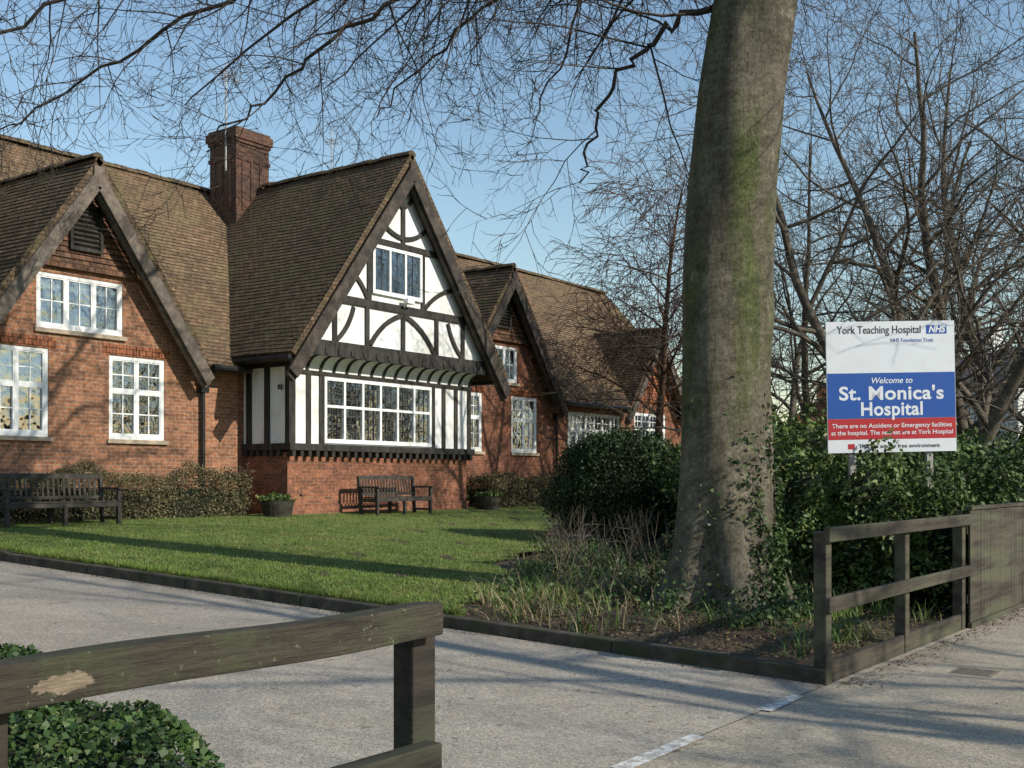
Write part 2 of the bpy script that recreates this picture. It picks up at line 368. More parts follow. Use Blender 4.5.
def wall(mb,us,top,zb,holes,s,rev=.12,mi=0):
    br=sorted(set(round(x,4) for x in us+[h[0] for h in holes]+[h[1] for h in holes]))
    for a,b in zip(br[:-1],br[1:]):
        iv=sorted((h[2],h[3]) for h in holes if h[0]<=a+1e-3 and h[1]>=b-1e-3); z=zb
        for q0,q1 in iv: mb.quad((a,s,z),(b,s,z),(b,s,q0),(a,s,q0),mi); z=q1
        mb.quad((a,s,z),(b,s,z),(b,s,top(b-1e-3)),(a,s,top(a+1e-3)),mi)
    for u0,u1,z0,z1 in holes:
        mb.quad((u0,s,z0),(u1,s,z0),(u1,s+rev,z0),(u0,s+rev,z0),mi); mb.quad((u0,s,z1),(u0,s+rev,z1),(u1,s+rev,z1),(u1,s,z1),mi)
        mb.quad((u0,s,z0),(u0,s+rev,z0),(u0,s+rev,z1),(u0,s,z1),mi); mb.quad((u1,s,z0),(u1,s,z1),(u1,s+rev,z1),(u1,s+rev,z0),mi)
GAB=[(13.1,7.8,2.7,1.39),(26.95,7.8,2.75,1.38),(36.0,6.9,2.35,1.29)]
CA,CU,CH,CS=9.27,20.45,3.85,5.06/3.85
def topz(u):
    z=3.95
    for c,a,h,sl in GAB:
        if abs(u-c)<h: z=max(z,a-.16-sl*abs(u-c))
    return z
L1=[(11.05,12.35,2.33,4.03),(13.68,15.02,2.33,4.03),(12.1,14.0,4.42,5.5)]
L2=[(24.75,26.05,2.33,4.03),(27.5,28.85,2.33,4.03),(26.0,27.8,4.42,5.5)]
L3=[(30.6,33.9,2.25,3.72)]; L4=[(34.9,37.2,2.5,3.9)]; L0=[(6.5,8.5,2.33,3.7)]
holes=L0+L1+L2+L3+L4
us=[5,17.0,40]; 
for c,a,h,sl in GAB: us+= [c-h,c,c+h]
def cross(c,a,h,sl): d=(a-.16-3.95)/sl; return [c-d,c+d]
for g in GAB: us+=cross(*g)
mb=MB(); wall(mb,[x for x in us if x<=17.0],topz,.3,[h for h in holes if h[1]<17],20.0)
mb.obj('left_wing_wall',M['brick'],H)
mb=MB(); wall(mb,[x for x in us if x>=17.0],topz,.3,[h for h in holes if h[0]>17],20.0)
mb.quad((40,20,.3),(40,29,.3),(40,29,3.95),(40,20,3.95)); mb.add([(40,20,3.95),(40,29,3.95),(40,24.5,8.9)],[(0,1,2)])
mb.quad((5,29,.3),(5,20,.3),(5,20,3.95),(5,29,3.95)); mb.add([(5,29,3.95),(5,20,3.95),(5,24.5,8.9)],[(0,1,2)])
mb.quad((40,29,.3),(5,29,.3),(5,29,3.95),(40,29,3.95))
mb.obj('right_wing_wall',M['brick_dk'],H)
for h in (L1[0],L1[1],L2[0],L2[1]): window(*h,20,2,.58,(2,2,2))
window(*L1[2],20,3,None,(2,2)); window(*L2[2],20,3,None,(2,2))
window(*L3[0],20,6,.6,(2,2,2)); window(*L4[0],20,4,.6,(2,2,2)); window(*L0[0],20,3,.6,(2,2,2))
mb=MB()
for a,b in ((5,17.2),(23.5,40)): mb.box(a,b,19.94,20.0-.002,.3,1.35)
mb.obj('plinth',M['brick_dk'],H)
mb=MB()
for h in L1[:2]+L2[:2]+L3:
    n=int((h[1]-h[0]+.3)/.078)
    for i in range(n):
        x=h[0]-.15+i*(h[1]-h[0]+.3)/n
        if h[3]+.24<topz(x)-.2 and h[3]+.24<topz(x+.08)-.2: mb.box(x+.006,x+.07,19.988,20.0,h[3]+.01,h[3]+.22)
mb.obj('brick_arches',M['hung'],H)
mb=MB()
for c,w_ in ((13.1,1.42),(26.95,1.42)):
    mb.box(c-w_,c+w_,19.88,19.924,5.62,5.74)
mb.obj('storey_band',M['hung_dk'],H)
def hang(c,a,sl,zb,mat,name):
    mb=MB(); n=int((a-.2-zb)/.11)
    for i in range(n):
        z0=zb+i*.11; z1=z0+.115; w0=(a-.2-z0)/sl; w1=max((a-.2-z1)/sl,.01)
        mb.quad((c-w0,19.925,z0),(c+w0,19.925,z0),(c+w1,19.955,z1),(c-w1,19.955,z1)); mb.quad((c-w0,19.99,z0-.001),(c+w0,19.99,z0-.001),(c+w0,19.925,z0),(c-w0,19.925,z0))
    mb.obj(name,mat,H)
hang(13.1,7.8,1.39,5.72,M['hung_dk'],'gable_tile_hanging'); hang(26.95,7.8,1.38,5.72,M['hung_dk'],'gable_tile_hanging')
hang(36,6.9,1.29,4.3,M['hung'],'gable_tile_hanging')
mb=MB()
for c,zb in ((13.1,6.0),(26.95,6.0)):
    mb.box(c-.36,c-.3,19.86,19.92,zb,zb+.85); mb.box(c+.3,c+.36,19.86,19.92,zb,zb+.85); mb.box(c-.3,c+.3,19.86,19.92,zb,zb+.06); mb.box(c-.36,c+.36,19.84,19.92,zb+.85,zb+.92)
    mb.box(c-.3,c+.3,19.915,19.92,zb+.06,zb+.85)
    for i in range(8): mb.beam((c-.3,19.89,zb+.12+i*.095),(c+.3,19.89,zb+.12+i*.095),.02,.06,(0,1,-.8))
mb.obj('louvre_vents',M['timber'],H)

# roofs -----------------------------------------------------------
def pitch(mb,e0,e1,r0,r1,lip=.022,seg=1.2,seed=0,thick=.11,skip=None):
    e0,e1,r0,r1=map(Vector,(e0,e1,r0,r1)); n=(e1-e0).cross(r0-e0).normalized()
    if n.z<0: n=-n
    nc=max(4,int((r0.z-e0.z)/.095)); ns=max(2,int((e1-e0).length/seg))
    r=random.Random(seed); ph=[r.uniform(0,6.28) for _ in range(4)]
    def P(i,t,off):
        a=e0.lerp(e1,t).lerp(r0.lerp(r1,t),i/nc); x=(e1-e0).length*t
        w=.020*math.sin(x*1.3+ph[0]+i*.05)+.018*math.sin(x*.7+ph[1]-i*.11)+.004*math.sin(x*5+i*2.3)
        return a+n*(off+w)
    for i in range(nc):
        for k in range(ns):
            t0,t1=k/ns,(k+1)/ns
            A,B,C,D_=P(i,t0,lip),P(i,t1,lip),P(i+1,t1,.004),P(i+1,t0,.004)
            if skip and all(skip(q) for q in (A,B,C,D_)): continue
            mb.quad(A,B,C,D_)
            mb.quad(P(i,t0,0),P(i,t1,0),B,A)
            if skip: 
                mb.quad(P(i,t0,-thick),P(i,t1,-thick),P(i+1,t1,-thick),P(i+1,t0,-thick))
                if i==0: mb.quad(P(0,t0,-thick),P(0,t1,-thick),P(0,t1,lip),P(0,t0,lip))
    for t in (0,1): mb.quad(P(0,t,lip),P(nc,t,lip),P(nc,t,-thick),P(0,t,-thick))
    if not skip:
        mb.quad(P(0,0,-thick),P(0,1,-thick),P(nc,1,-thick),P(nc,0,-thick))
        mb.quad(P(0,0,-thick),P(0,1,-thick),P(0,1,lip),P(0,0,lip))
def ridge(mb,a,b,r=.12):
    a=Vector(a);b=Vector(b); L=(b-a).length; n=int(L/.32); d=(b-a)/n; rr=random.Random(5)
    side=Vector((-d.y,d.x,0)).normalized()
    for i in range(n):
        p=a+d*i; q=a+d*(i+.97); o=rr.uniform(-.012,.012); R=r+rr.uniform(-.006,.01); vs=[]
        for pt in (p,q):
            for k in range(7):
                t=math.pi*k/6; vs.append(pt+side*(math.cos(t)*R*1.15)+Vector((0,0,math.sin(t)*R+o-.03)))
        fs=[(k,k+1,k+8,k+7) for k in range(6)]+[tuple(range(7)),tuple(range(13,6,-1))]
        mb.add(vs,fs)
def under(q):
    for c,a,h,sl in GAB+[(CU,CA,CH,CS)]:
        if abs(q.x-c)<h and q.z<a-.06-sl*abs(q.x-c): return True
    return False
mr=MB(); pitch(mr,(4.7,19.5,3.95),(40.3,19.5,3.95),(4.7,24.5,9.25),(40.3,24.5,9.25),seed=1,seg=.16,skip=under)
pitch(mr,(4.7,29.5,3.95),(40.3,29.5,3.95),(4.7,24.5,9.25),(40.3,24.5,9.25),seed=2)
mr.obj('main_roof',M['tile'],H)
rd=MB(); ridge(rd,(4.7,24.5,9.27),(40.3,24.5,9.27))
gr=MB()
for k,(c,a,h,sl) in enumerate(GAB):
    back=19.5+(a-3.95)/1.06+.3; f=19.5
    pitch(gr,(c-h,f,a-sl*h),(c-h,back,a-sl*h),(c,f,a),(c,back,a),seed=10+k)
    pitch(gr,(c+h,f,a-sl*h),(c+h,back,a-sl*h),(c,f,a),(c,back,a),seed=20+k)
    ridge(rd,(c,f,a+.02),(c,back,a+.02),.1)
pitch(gr,(CU-CH,17.8,CA-5.06),(CU-CH,24.5,CA-5.06),(CU,17.8,CA),(CU,24.5,CA),seed=31)
pitch(gr,(CU+CH,17.8,CA-5.06),(CU+CH,24.5,CA-5.06),(CU,17.8,CA),(CU,24.5,CA),seed=32)
gr.obj('gable_roofs',M['tile_moss'],H)
ridge(rd,(CU,17.8,CA+.02),(CU,23,CA+.02),.11); rd.obj('ridge_tiles',M['tile_moss'],H)
def barge(c,a,h,sl,s,w,mat,name,inner=True):
    mb=MB()
    for sg in (-1,1):
        L=math.hypot(1,sl); off=.12+w/2
        mb.beam((c,s,a-off*L),(c+sg*h,s,a-sl*h-off*L),w,.05,(0,1,0))
        if inner: mb.beam((c,s+.12,a-(off+w*.2)*L),(c+sg*h,s+.12,a-sl*h-(off+w*.2)*L),w*.8,.12,(0,1,0))
    mb.box(c-.12,c+.12,s-.028,s+.028,a-.13*1.6-w*1.45,a-.12*1.55)
    mb.obj(name,mat,H)
barge(13.1,7.8,2.7,1.39,19.47,.26,M['barge'],'bargeboard'); barge(26.95,7.8,2.75,1.38,19.47,.26,M['barge_dk'],'bargeboard'); barge(36,6.9,2.35,1.29,19.47,.22,M['barge'],'bargeboard')
barge(CU,CA,CH,CS,17.77,.30,M['barge_dk'],'bargeboard')
mb=MB()
for a,b in ((4.7,10.2),(15.85,16.9),(29.7,33.6),(38.4,40.3)):
    mb.tube([Vector((a,19.44,3.93)),Vector((b,19.44,3.93))],[.065,.065],8,cap=True)
mb.tube([Vector((CU-CH-.02,17.85,4.12)),Vector((CU-CH-.02,19.9,4.12))],[.06,.06],8,cap=True)
mb.tube([Vector((CU+CH+.02,17.85,4.12)),Vector((CU+CH+.02,19.9,4.12))],[.06,.06],8,cap=True)
for x in (15.95,24.3,29.8): 
    mb.tube([Vector((x,19.44,3.9)),Vector((x,19.75,3.6)),Vector((x,19.9,3.5)),Vector((x,19.9,.6))],[.045]*4,8)
    mb.box(x-.1,x+.1,19.82,19.98,3.4,3.6)
mb.tube([Vector((17.12,18.75,3.6)),Vector((17.12,18.75,3.5))],[.05]*2,8,cap=True)
mb.obj('gutters_and_downpipes',M['gutter'],H,smooth=False)

# central bay ------------------------------------------------------
b0,b1=17.2,23.55
mb=MB(); mb.quad((b0,18.6,.3),(b1,18.6,.3),(b1,18.6,2.12),(b0,18.6,2.12)); mb.quad((b0,20,.3),(b0,18.6,.3),(b0,18.6,2.12),(b0,20,2.12)); mb.quad((b1,18.6,.3),(b1,20,.3),(b1,20,2.12),(b1,18.6,2.12))
mb.box(b0-.05,b1+.05,18.55,18.6-.002,.3,.95)
mb.obj('bay_brick_base',M['brick_dk'],H)
wr=MB(); BW=(18.2,21.95,2.34,3.84)
wall(wr,[b0-.03,b1+.03],lambda u:4.0,2.3,[BW],18.5,.06)
wr.quad((b0-.03,20,2.3),(b0-.03,18.5,2.3),(b0-.03,18.5,4.3),(b0-.03,20,4.3)); wr.quad((b1+.03,18.5,2.3),(b1+.03,20,2.3),(b1+.03,20,4.3),(b1+.03,18.5,4.3))
window(*BW,18.44,6,.56,(3,4,4),lead=True,sillm=False,curt=False)
GW=(19.35,21.1,5.85,7.0); gtop=lambda u:CA-.18-CS*abs(u-CU)
wall(wr,[CU-3.6,CU,CU+3.6],gtop,4.28,[GW],18.12,.1)
window(*GW,18.02,3,None,(2,3),lead=True,sillm=False,curt=False)
nc=6
for i in range(nc):
    def cp(k): t=k/nc*math.pi/2; return (18.5-.38*(1-math.cos(t)),3.9+.38*math.sin(t))
    (sa,za),(sb,zb)=cp(i),cp(i+1); wr.quad((b0-.03,sa,za),(b1+.03,sa,za),(b1+.03,sb,zb),(b0-.03,sb,zb))
wr.obj('white_render_panels',M['render'],H)
tb=MB(); D=(0,1,0)
tb.box(b0-.1,b1+.1,18.40,18.62,2.16,2.31); 
for i in range(27):
    x=b0-.02+i*(b1-b0-.06)/26; tb.box(x,x+.1,18.42,18.598,2.02,2.16-.002)
tb.box(b0-.1,b0-.002,18.622,20,2.16,2.31)
for i in range(6): tb.box(b0-.09,b0-.003,18.75+i*.22,18.85+i*.22,2.03,2.158)
s1=18.47
for x in (b0+.05,17.72,18.12,22.03,22.45,22.95,b1-.05): tb.box(x-.07,x+.07,s1,18.5-.001,2.312,3.88)
tb.box(b0-.04,b1+.04,s1-.012,18.499,3.86,3.95); 
tb.box(b0-.075,b0-.031,18.458,18.60,2.312,4.1)
for y in (19.2,19.8): tb.box(b0-.07,b0-.031,y-.08,y+.08,2.312,4.1)
tb.box(b0-.073,b0-.031,18.602,19.99,4.0,4.2)
for i in range(16):
    x=b0+.05+i*(b1-b0-.1)/15
    for k in range(nc):
        (sa,za),(sb,zb)=[(18.5-.38*(1-math.cos(t*math.pi/2)),3.9+.38*math.sin(t*math.pi/2)) for t in (k/nc,(k+1)/nc)]
        tb.beam((x,sa-.015,za),(x,sb-.015,zb),.05,.07,(1,0,0))
sg=18.095
def tv(u,z0,z1,w=.13): tb.box(u-w/2,u+w/2,sg-.02,18.119,z0,z1)
tb.box(CU-3.62,CU+3.62,18.02,18.119,4.26,4.60)
def hb(z0,z1,p=.0):
    w0=(CA-.2-z0)/CS-.02; w1=(CA-.2-z1)/CS-.02
    vs=[(CU-w0,sg-.03-p,z0),(CU+w0,sg-.03-p,z0),(CU+w1,sg-.03-p,z1),(CU-w1,sg-.03-p,z1)]; vs+=[(x,18.119,z) for x,_,z in vs]
    tb.add(vs,[(0,1,2,3),(0,4,5,1),(1,5,6,2),(2,6,7,3),(3,7,4,0)])
hb(5.50,5.68); hb(7.03,7.17)
for u in (18.15,19.2,20.45,21.7,22.75): tv(u,4.602,5.498)
for u in (19.27,21.18): tv(u,5.682,7.028)
tv(CU,7.172,8.85)
tb.arc((20.40,18.09,5.45),(19.3,18.09,4.64),-.12,.11,.045,D); tb.arc((20.5,18.09,5.45),(21.6,18.09,4.64),.12,.11,.045,D)
tb.arc((18.2,18.09,4.64),(18.75,18.09,5.45),-.08,.1,.045,D); tb.arc((22.7,18.09,4.64),(22.15,18.09,5.45),.08,.1,.045,D)
tb.arc((19.2,18.088,5.72),(18.45,18.088,6.35),-.1,.1,.045,D); tb.arc((21.25,18.088,5.72),(22.45,18.088,6.35),.1,.1,.045,D)
tb.arc((20.42,18.088,7.3),(19.5,18.088,7.75),.1,.1,.045,D); tb.arc((20.48,18.088,7.3),(21.4,18.088,7.75),-.1,.1,.045,D)
tb.arc((20.42,18.086,8.05),(20.05,18.086,8.45),.05,.09,.045,D); tb.arc((20.48,18.086,8.05),(20.85,18.086,8.45),-.05,.09,.045,D)
for sgn in (-1,1): tb.beam((CU,18.06,CA-.36),(CU+sgn*3.6,18.06,CA-.36-CS*3.6),.2,.09,D)
for i in range(18): tb.box(CU-3.5+i*.41,CU-3.4+i*.41,17.99,18.018,4.3,4.42)
tb.obj('timber_framing',M['timber'],H)
mb=MB(); mb.quad((b0-.6,17.8,4.1),(b0-.6,20,4.1),(b0,20,4.1),(b0,17.8,4.1)); mb.quad((b0-.1,18.5,2.3),(b1+.1,18.5,2.3),(b1+.1,18.6,2.3),(b0-.1,18.6,2.3)); mb.obj('soffit',M['barge_dk'],H)
frame.obj('window_frames',M['white'],H); gl.obj('window_glass',M['glass'],H); bk.obj('dark_room_backing',M['dark'],H); cur.obj('curtains',M['curtain'],H); ld.obj('leaded_lights',M['lead'],H); sill.obj('window_sills',M['sill'],H)
mb=MB(); mb.box(20.35,20.6,17.85,18.0,5.72,5.84); mb.beam((20.47,18.0,5.72),(20.47,18.09,5.65),.05,.05,(1,0,0)); mb.obj('floodlight',M['white'],H,bevel=.01)
# chimney
mb=MB(); c0,c1,d0,d1=19.62,20.74,23.15,24.2
mb.box(c0,c1,d0,d1,6.2,10.35); mb.box(c0-.04,c1+.04,d0-.04,d1+.04,10.35,10.44); mb.box(c0-.08,c1+.08,d0-.08,d1+.08,10.44,10.66); mb.box(c0-.03,c1+.03,d0-.03,d1+.03,10.66,10.74)
mb.box(c0-.03,c1+.03,d0-.03,d1+.03,9.9,10.0)
for x in (c0+.2,c0+.5,c0+.8): mb.box(x-.02,x+.06,d0-.03,d0-.001,8.6,9.9)
for y in (d0+.25,d0+.55,d0+.85): mb.box(c0-.03,c0-.001,y-.04,y+.04,8.6,9.9)
for x in (c0+.3,c0+.75): mb.tube([Vector((x,d0+.5,10.7)),Vector((x,d0+.5,10.80))],[.13,.11],10,cap=True)
mb.obj('chimney',M['brick_ch'],H)
mb=MB()
mb.tube([Vector((c0-.09,d0+.3,9.6)),Vector((c0-.09,d0+.3,12.4))],[.026,.022],6)
mb.tube([Vector((c0-.5,d0+.1,12.1)),Vector((c0+.7,d0+.7,12.2))],[.016,.016],5)
for i in range(8):
    p=Vector((c0-.48+i*.165,d0+.11+i*.083,12.1+i*.014)); mb.tube([p+Vector((-.14,.27,0)),p+Vector((.14,-.27,0))],[.010,.010],4)
mb.tube([Vector((CU,20.5,9.2)),Vector((CU,20.5,10.35))],[.018,.015],5); mb.tube([Vector((CU-.2,20.3,10.05)),Vector((CU+.3,20.8,10.1))],[.011,.011],5)
for i in range(4):
    p=Vector((CU-.15+i*.13,20.35+i*.13,10.06+i*.01)); mb.tube([p+Vector((-.12,.12,0)),p+Vector((.12,-.12,0))],[.008,.008],4)
mb.obj('tv_aerial',M['metal'],H)

# ---------------------------------------------------------------- benches and tubs
def bench(name,u,s,L,ang=0):
    mb=MB(); z=0; h=.93
    for x in (0,L):
        w=.07; a=x-(w if x>0 else 0)
        mb.box(a,a+w,0,.07,0,.64); mb.beam((a+w/2,.52,0),(a+w/2,.60,h-.02),.07,w,(1,0,0))
        mb.box(a-.01,a+w+.01,-.04,.56,.64,.68); mb.box(a+.01,a+w-.01,.07,.5,.32,.40); mb.box(a+.01,a+w-.01,.07,.5,.1,.15)
    mb.box(L/2-.035,L/2+.035,0,.07,0,.38)
    mb.box(L/2-.035,L/2+.035,.45,.52,0,.38)
    for i in range(6): mb.box(.02,L-.02,.0+i*.085,.065+i*.085,.41,.435)
    mb.box(.07,L-.07,.01,.05,.33,.405)
    mb.beam((.07,.595,h-.05),(L-.07,.595,h-.05),.09,.045,(0,1,0)); mb.beam((.07,.545,.5),(L-.07,.545,.5),.06,.04,(0,1,0))
    n=int(L/.11)
    for i in range(1,n):
        x=.07+(L-.14)*i/n; mb.beam((x,.55,.53),(x,.592,h-.1),.045,.02,(0,1,0))
    o=mb.obj(name,M['bench'],bevel=.006); o.location=(u,s,gz(s)+.1-.0); o.rotation_euler=(0,0,ang); return o
bench('garden_bench',10.2,17.75,2.2)
bench('garden_bench',18.85,17.45,2.0,.03)
def tub(u,s,r):
    mb=MB(); n=20
    zs=[0,.02,.34,.36,.36,.32]; rr=[r*.8,r*.82,r,r*1.02,r*.9,r*.88]
    for i in range(len(zs)):
        for j in range(n): a=2*math.pi*j/n; mb.v.append((math.cos(a)*rr[i],math.sin(a)*rr[i],zs[i]))
    for i in range(len(zs)-1):
        for j in range(n): mb.f.append((i*n+j,i*n+(j+1)%n,(i+1)*n+(j+1)%n,(i+1)*n+j)); mb.m.append(0)
    mb.f.append(tuple(5*n+j for j in range(n))); mb.m.append(1)
    o=mb.obj('planter_tub',[M['wood_dk'],M['soil']]); o.location=(u,s,gz(s)+.1)
    P=rng.normal(0,1,(350,3))*np.array([r*.4,r*.4,.04])+np.array([0,0,.4]); leaves('plants',P,.05,M['laurel'],o)
tub(16.55,18.2,.36); tub(23.95,18.2,.36)
def hedge(name,u0,u1,s0,s1,h,n,size,mat,seed):
    r=np.random.default_rng(seed); U=r.uniform(u0,u1,n); t=r.random(n)
    S=np.empty(n);Z=np.empty(n); hh=h*(1+.12*np.sin(U*2.3+seed)+.08*np.sin(U*5.1)+.05*np.sin(U*13))
    a=r.random(n); front=a<.5; topm=(a>=.5)
    S[front]=s0+np.abs(r.normal(0,.06,front.sum()))+.08*np.sin(U[front]*3.1); Z[front]=r.random(front.sum())*hh[front]
    S[topm]=r.uniform(s0,s1,topm.sum()); Z[topm]=hh[topm]*(1-.35*((S[topm]-(s0+s1)/2)/((s1-s0)/2))**4)-np.abs(r.normal(0,.05,topm.sum()))
    e=(r.random(n)<.12); U=np.where(e,np.where(r.random(n)<.5,u0,u1)+r.normal(0,.05,n),U); S=np.where(e,r.uniform(s0,s1,n),S)
    S+=np.where(front,.35*(Z/np.maximum(hh,.01))**4,0)
    g=np.clip(.04*(S-3),0,.62)
    o=leaves(name,np.stack([U,S,Z+g+.08],1)+r.normal(0,.04,(n,3)),size,mat)
    mb=MB(); mb.box(u0+.1,u1-.1,s0+.14,s1-.12,gz(s0),gz(s0)+h*.75); mb.obj('shade_core',M['core'],o); return o  # dark box core, paints the shade inside the hedge
hedge('low_wall_hedge',8.0,16.3,18.75,19.75,.92,34000,.024,M['brownhedge'],4)
hedge('low_wall_hedge',24.9,31.5,18.7,19.8,.85,20000,.03,M['brownhedge'],5)
hedge('low_wall_hedge',31.7,39,18.7,19.8,1.0,14000,.04,M['hedgeleaf'],6)

# ---------------------------------------------------------------- trees
def rv(): return Vector((random.gauss(0,1),random.gauss(0,1),random.gauss(0,1)))
def grow(mb,p,d,L,r,lvl,P):
    n=max(3,int(L/P['seg'][lvl])); st=L/n; pts=[p.copy()]; rd=[r]; dirs=[d.copy()]; tp=P['tip'][lvl]
    for i in range(n):
        d=(d+rv()*P['wob'][lvl]+Vector((0,0,P['trop'][lvl]+P.get('curl',[0]*6)[lvl]*(i/n)))).normalized()
        p=p+d*st; pts.append(p.copy()); rd.append(r*(1-(1-tp)*(i+1)/n)); dirs.append(d.copy())
    mb.tube(pts,rd,P['sides'][lvl])
    if lvl+1<P['levels']: kids(mb,pts,rd,dirs,L,lvl,P)
def kids(mb,pts,rd,dirs,L,lvl,P):
    nc=max(1,int(P['den'][lvl]*L*random.uniform(.8,1.2))); n=len(pts)-1; az=random.uniform(0,6.28)
    for k in range(nc):
        t=P['t0'][lvl]+(1-P['t0'][lvl])*(k+random.random())/nc; x=min(t*n,n-.001); i=int(x); f=x-i
        q=pts[i].lerp(pts[i+1],f); dd=dirs[i+1]
        az+=2.4+random.uniform(-.5,.5)
        a=dd.orthogonal().normalized(); b=dd.cross(a); sd=a*math.cos(az)+b*math.sin(az)
        if P.get('flat'): sd.z*=P['flat']; sd.normalize()
        an=P['ang'][lvl]*random.uniform(.7,1.25)
        nd=(dd*math.cos(an)+sd*math.sin(an)).normalized()
        l2=min(P['len'][lvl+1]*random.uniform(.55,1.2)*(1-.45*t),L*.9); r2=min((rd[i]*(1-f)+rd[i+1]*f)*P['rr'][lvl],P['rmax'][lvl+1])
        grow(mb,q,nd,l2,max(r2,P['rmin']),lvl+1,P)
tx=[(2.27,12,.0),(2.27,12,1.3),(2.26,12,2.4),(2.29,12,3.4),(2.35,12,4.5),(2.44,12,5.5),(2.60,12,6.6),(2.8,12.1,8.0),(2.95,12.2,9.5)]
def tpos(z):
    for a,b in zip(tx[:-1],tx[1:]):
        if z<=b[2]:
            f=(z-a[2])/(b[2]-a[2]); f=max(f,0); X=a[0]+(b[0]-a[0])*f; Y=a[1]+(b[1]-a[1])*f; u,s=W(X,Y); return Vector((u,s,z))
    u,s=W(tx[-1][0],tx[-1][1]); return Vector((u,s,z))
def trad(z,a):
    r=np.interp(z,[0,.25,.6,1.0,1.6,2.4,4.5,6.6,9.5],[.84,.70,.59,.54,.495,.475,.45,.415,.34])
    fl=math.exp(-z/.6); r*=1+fl*(.16*math.sin(a*5+.8)+.12*math.sin(a*3+2)+.05*math.sin(a*9))
    r*=1+.045*math.sin(a*2+z*.7)+.03*math.sin(a*3-z*1.1+1)+.016*math.sin(a*7+z*1.6)+.012*math.sin(z*2.7+a*2)
    r*=1+.10*math.exp(-((z-5.0)/.45)**2)*max(0,math.cos(a-3.9))+.08*math.exp(-((z-3.1)/.3)**2)*max(0,math.cos(a-4.6))**2
    return r
def barkmat():
    m,nt,b=newmat('beech_bark'); tc=N(nt,'ShaderNodeTexCoord').outputs['Object']
    mp=N(nt,'ShaderNodeMapping'); mp.inputs['Scale'].default_value=(1,1,.22); nt.links.new(tc,mp.inputs[0])
    mh=N(nt,'ShaderNodeMapping'); mh.inputs['Scale'].default_value=(1,1,2.4); nt.links.new(tc,mh.inputs[0])
    c=ramp(nt,noise(nt,mp.outputs[0],4,10,.75),(.09,.078,.06),(.29,.26,.205),.3,.7)
    c=mixc(nt,ramp(nt,noise(nt,mp.outputs[0],1.5,7,.75),(0,0,0),(1,1,1),.48,.60),c,(.12,.14,.06))
    pl=ramp(nt,noise(nt,tc,3.2,7,.75),(0,0,0),(1,1,1),.60,.68); c=mixc(nt,pl,c,(.30,.28,.23))
    c=mixc(nt,1.,c,ramp(nt,noise(nt,mh.outputs[0],4,8,.8),(.55,.53,.5),(1.2,1.18,1.15),.35,.62),'MULTIPLY')
    sp=ramp(nt,noise(nt,tc,26,5,.8),(.45,.42,.38),(1.2,1.2,1.15),.32,.6); c=mixc(nt,1.,c,sp,'MULTIPLY')
    nt.links.new(c,b.inputs['Base Color']); b.inputs['Roughness'].default_value=.9; b.inputs['Specular IOR Level'].default_value=.2
    pv=bump(nt,b,noise(nt,mp.outputs[0],9,10,.8),1,.07); pv=bump(nt,b,noise(nt,mh.outputs[0],7,6,.75),.5,.03,pv); bump(nt,b,noise(nt,tc,50,5),.5,.012,pv)
    return m
M['bark']=barkmat()
mb=MB(); n=96; zs=list(np.concatenate([np.arange(-.1,1.2,.05),np.arange(1.2,9.5,.1)]))
for z in zs:
    c=tpos(max(z,0)); 
    for j in range(n): a=2*math.pi*j/n; r=trad(max(z,0),a); mb.v.append((c.x+math.cos(a)*r,c.y+math.sin(a)*r,z+.12))
for i in range(len(zs)-1):
    for j in range(n): mb.f.append((i*n+j,i*n+(j+1)%n,(i+1)*n+(j+1)%n,(i+1)*n+j)); mb.m.append(0)
tree=mb.obj('beech_tree',M['bark'],smooth=True)
BP=dict(levels=5,seg=[.5,.28,.18,.12,.10],wob=[.05,.12,.15,.18,.18],trop=[0,-.03,-.03,-.012,.0],curl=[0,.04,.06,.07,.08],tip=[.3,.2,.3,.4,.5],
        sides=[8,5,4,3,3],den=[2.2,2.9,3.8,3.4],t0=[.1,.06,.08,.12],ang=[.9,.8,.75,.7],len=[0,3.0,1.5,.75,.32],rr=[.5,.5,.6,.65],rmax=[.2,.04,.017,.0085,.006],rmin=.0047,flat=.85)
tw=MB()
def bough(pts,r0,r1,lvl=0,prm=None):
    P=[Vector((*W(x,y),z)) for x,y,z in pts]; out=[]
    for i in range(len(P)-1):
        a=P[max(i-1,0)];b=P[i];c=P[i+1];d=P[min(i+2,len(P)-1)]
        for k in range(7):
            t=k/7; out.append(.5*((2*b)+(c-a)*t+(2*a-5*b+4*c-d)*t*t+(3*b-a-3*c+d)*t*t*t)+rv()*.05)
    out.append(P[-1]); n=len(out)-1
    rd=[r0+(r1-r0)*(i/n)**.7 for i in range(n+1)]; dirs=[(out[min(i+1,n)]-out[max(i-1,0)]).normalized() for i in range(n+1)]
    tw.tube(out,rd,8); L=sum((out[i+1]-out[i]).length for i in range(n)); kids(tw,out,rd,dirs,L,lvl,prm or BP)
bough([(2.6,12,6.7),(1.3,12,7.7),(-1.0,12.2,8.1),(-3.5,12.6,7.6),(-5.6,13,6.8),(-7.0,13.3,6.1)],.08,.010)
bough([(2.5,11.9,7.2),(.8,10.8,7.3),(-1.2,9.8,6.8),(-2.9,9.1,6.1),(-4.3,8.6,5.4)],.06,.009)
bough([(2.6,12.1,7.6),(1.0,14,9.2),(-1.5,16.2,9.6),(-4.5,18,9.2),(-7.5,19.5,8.4),(-9.5,20.5,7.7)],.09,.011)
bough([(2.6,12.1,8.2),(2.0,15,10.5),(.5,18.5,11.0),(-1.8,21.5,10.6),(-4.0,24,9.8)],.09,.011)
bough([(2.5,12,6.5),(1.9,12.2,6.5),(1.3,12.6,6.2),(1.0,13,5.6),(.8,13.3,5.0)],.05,.009)
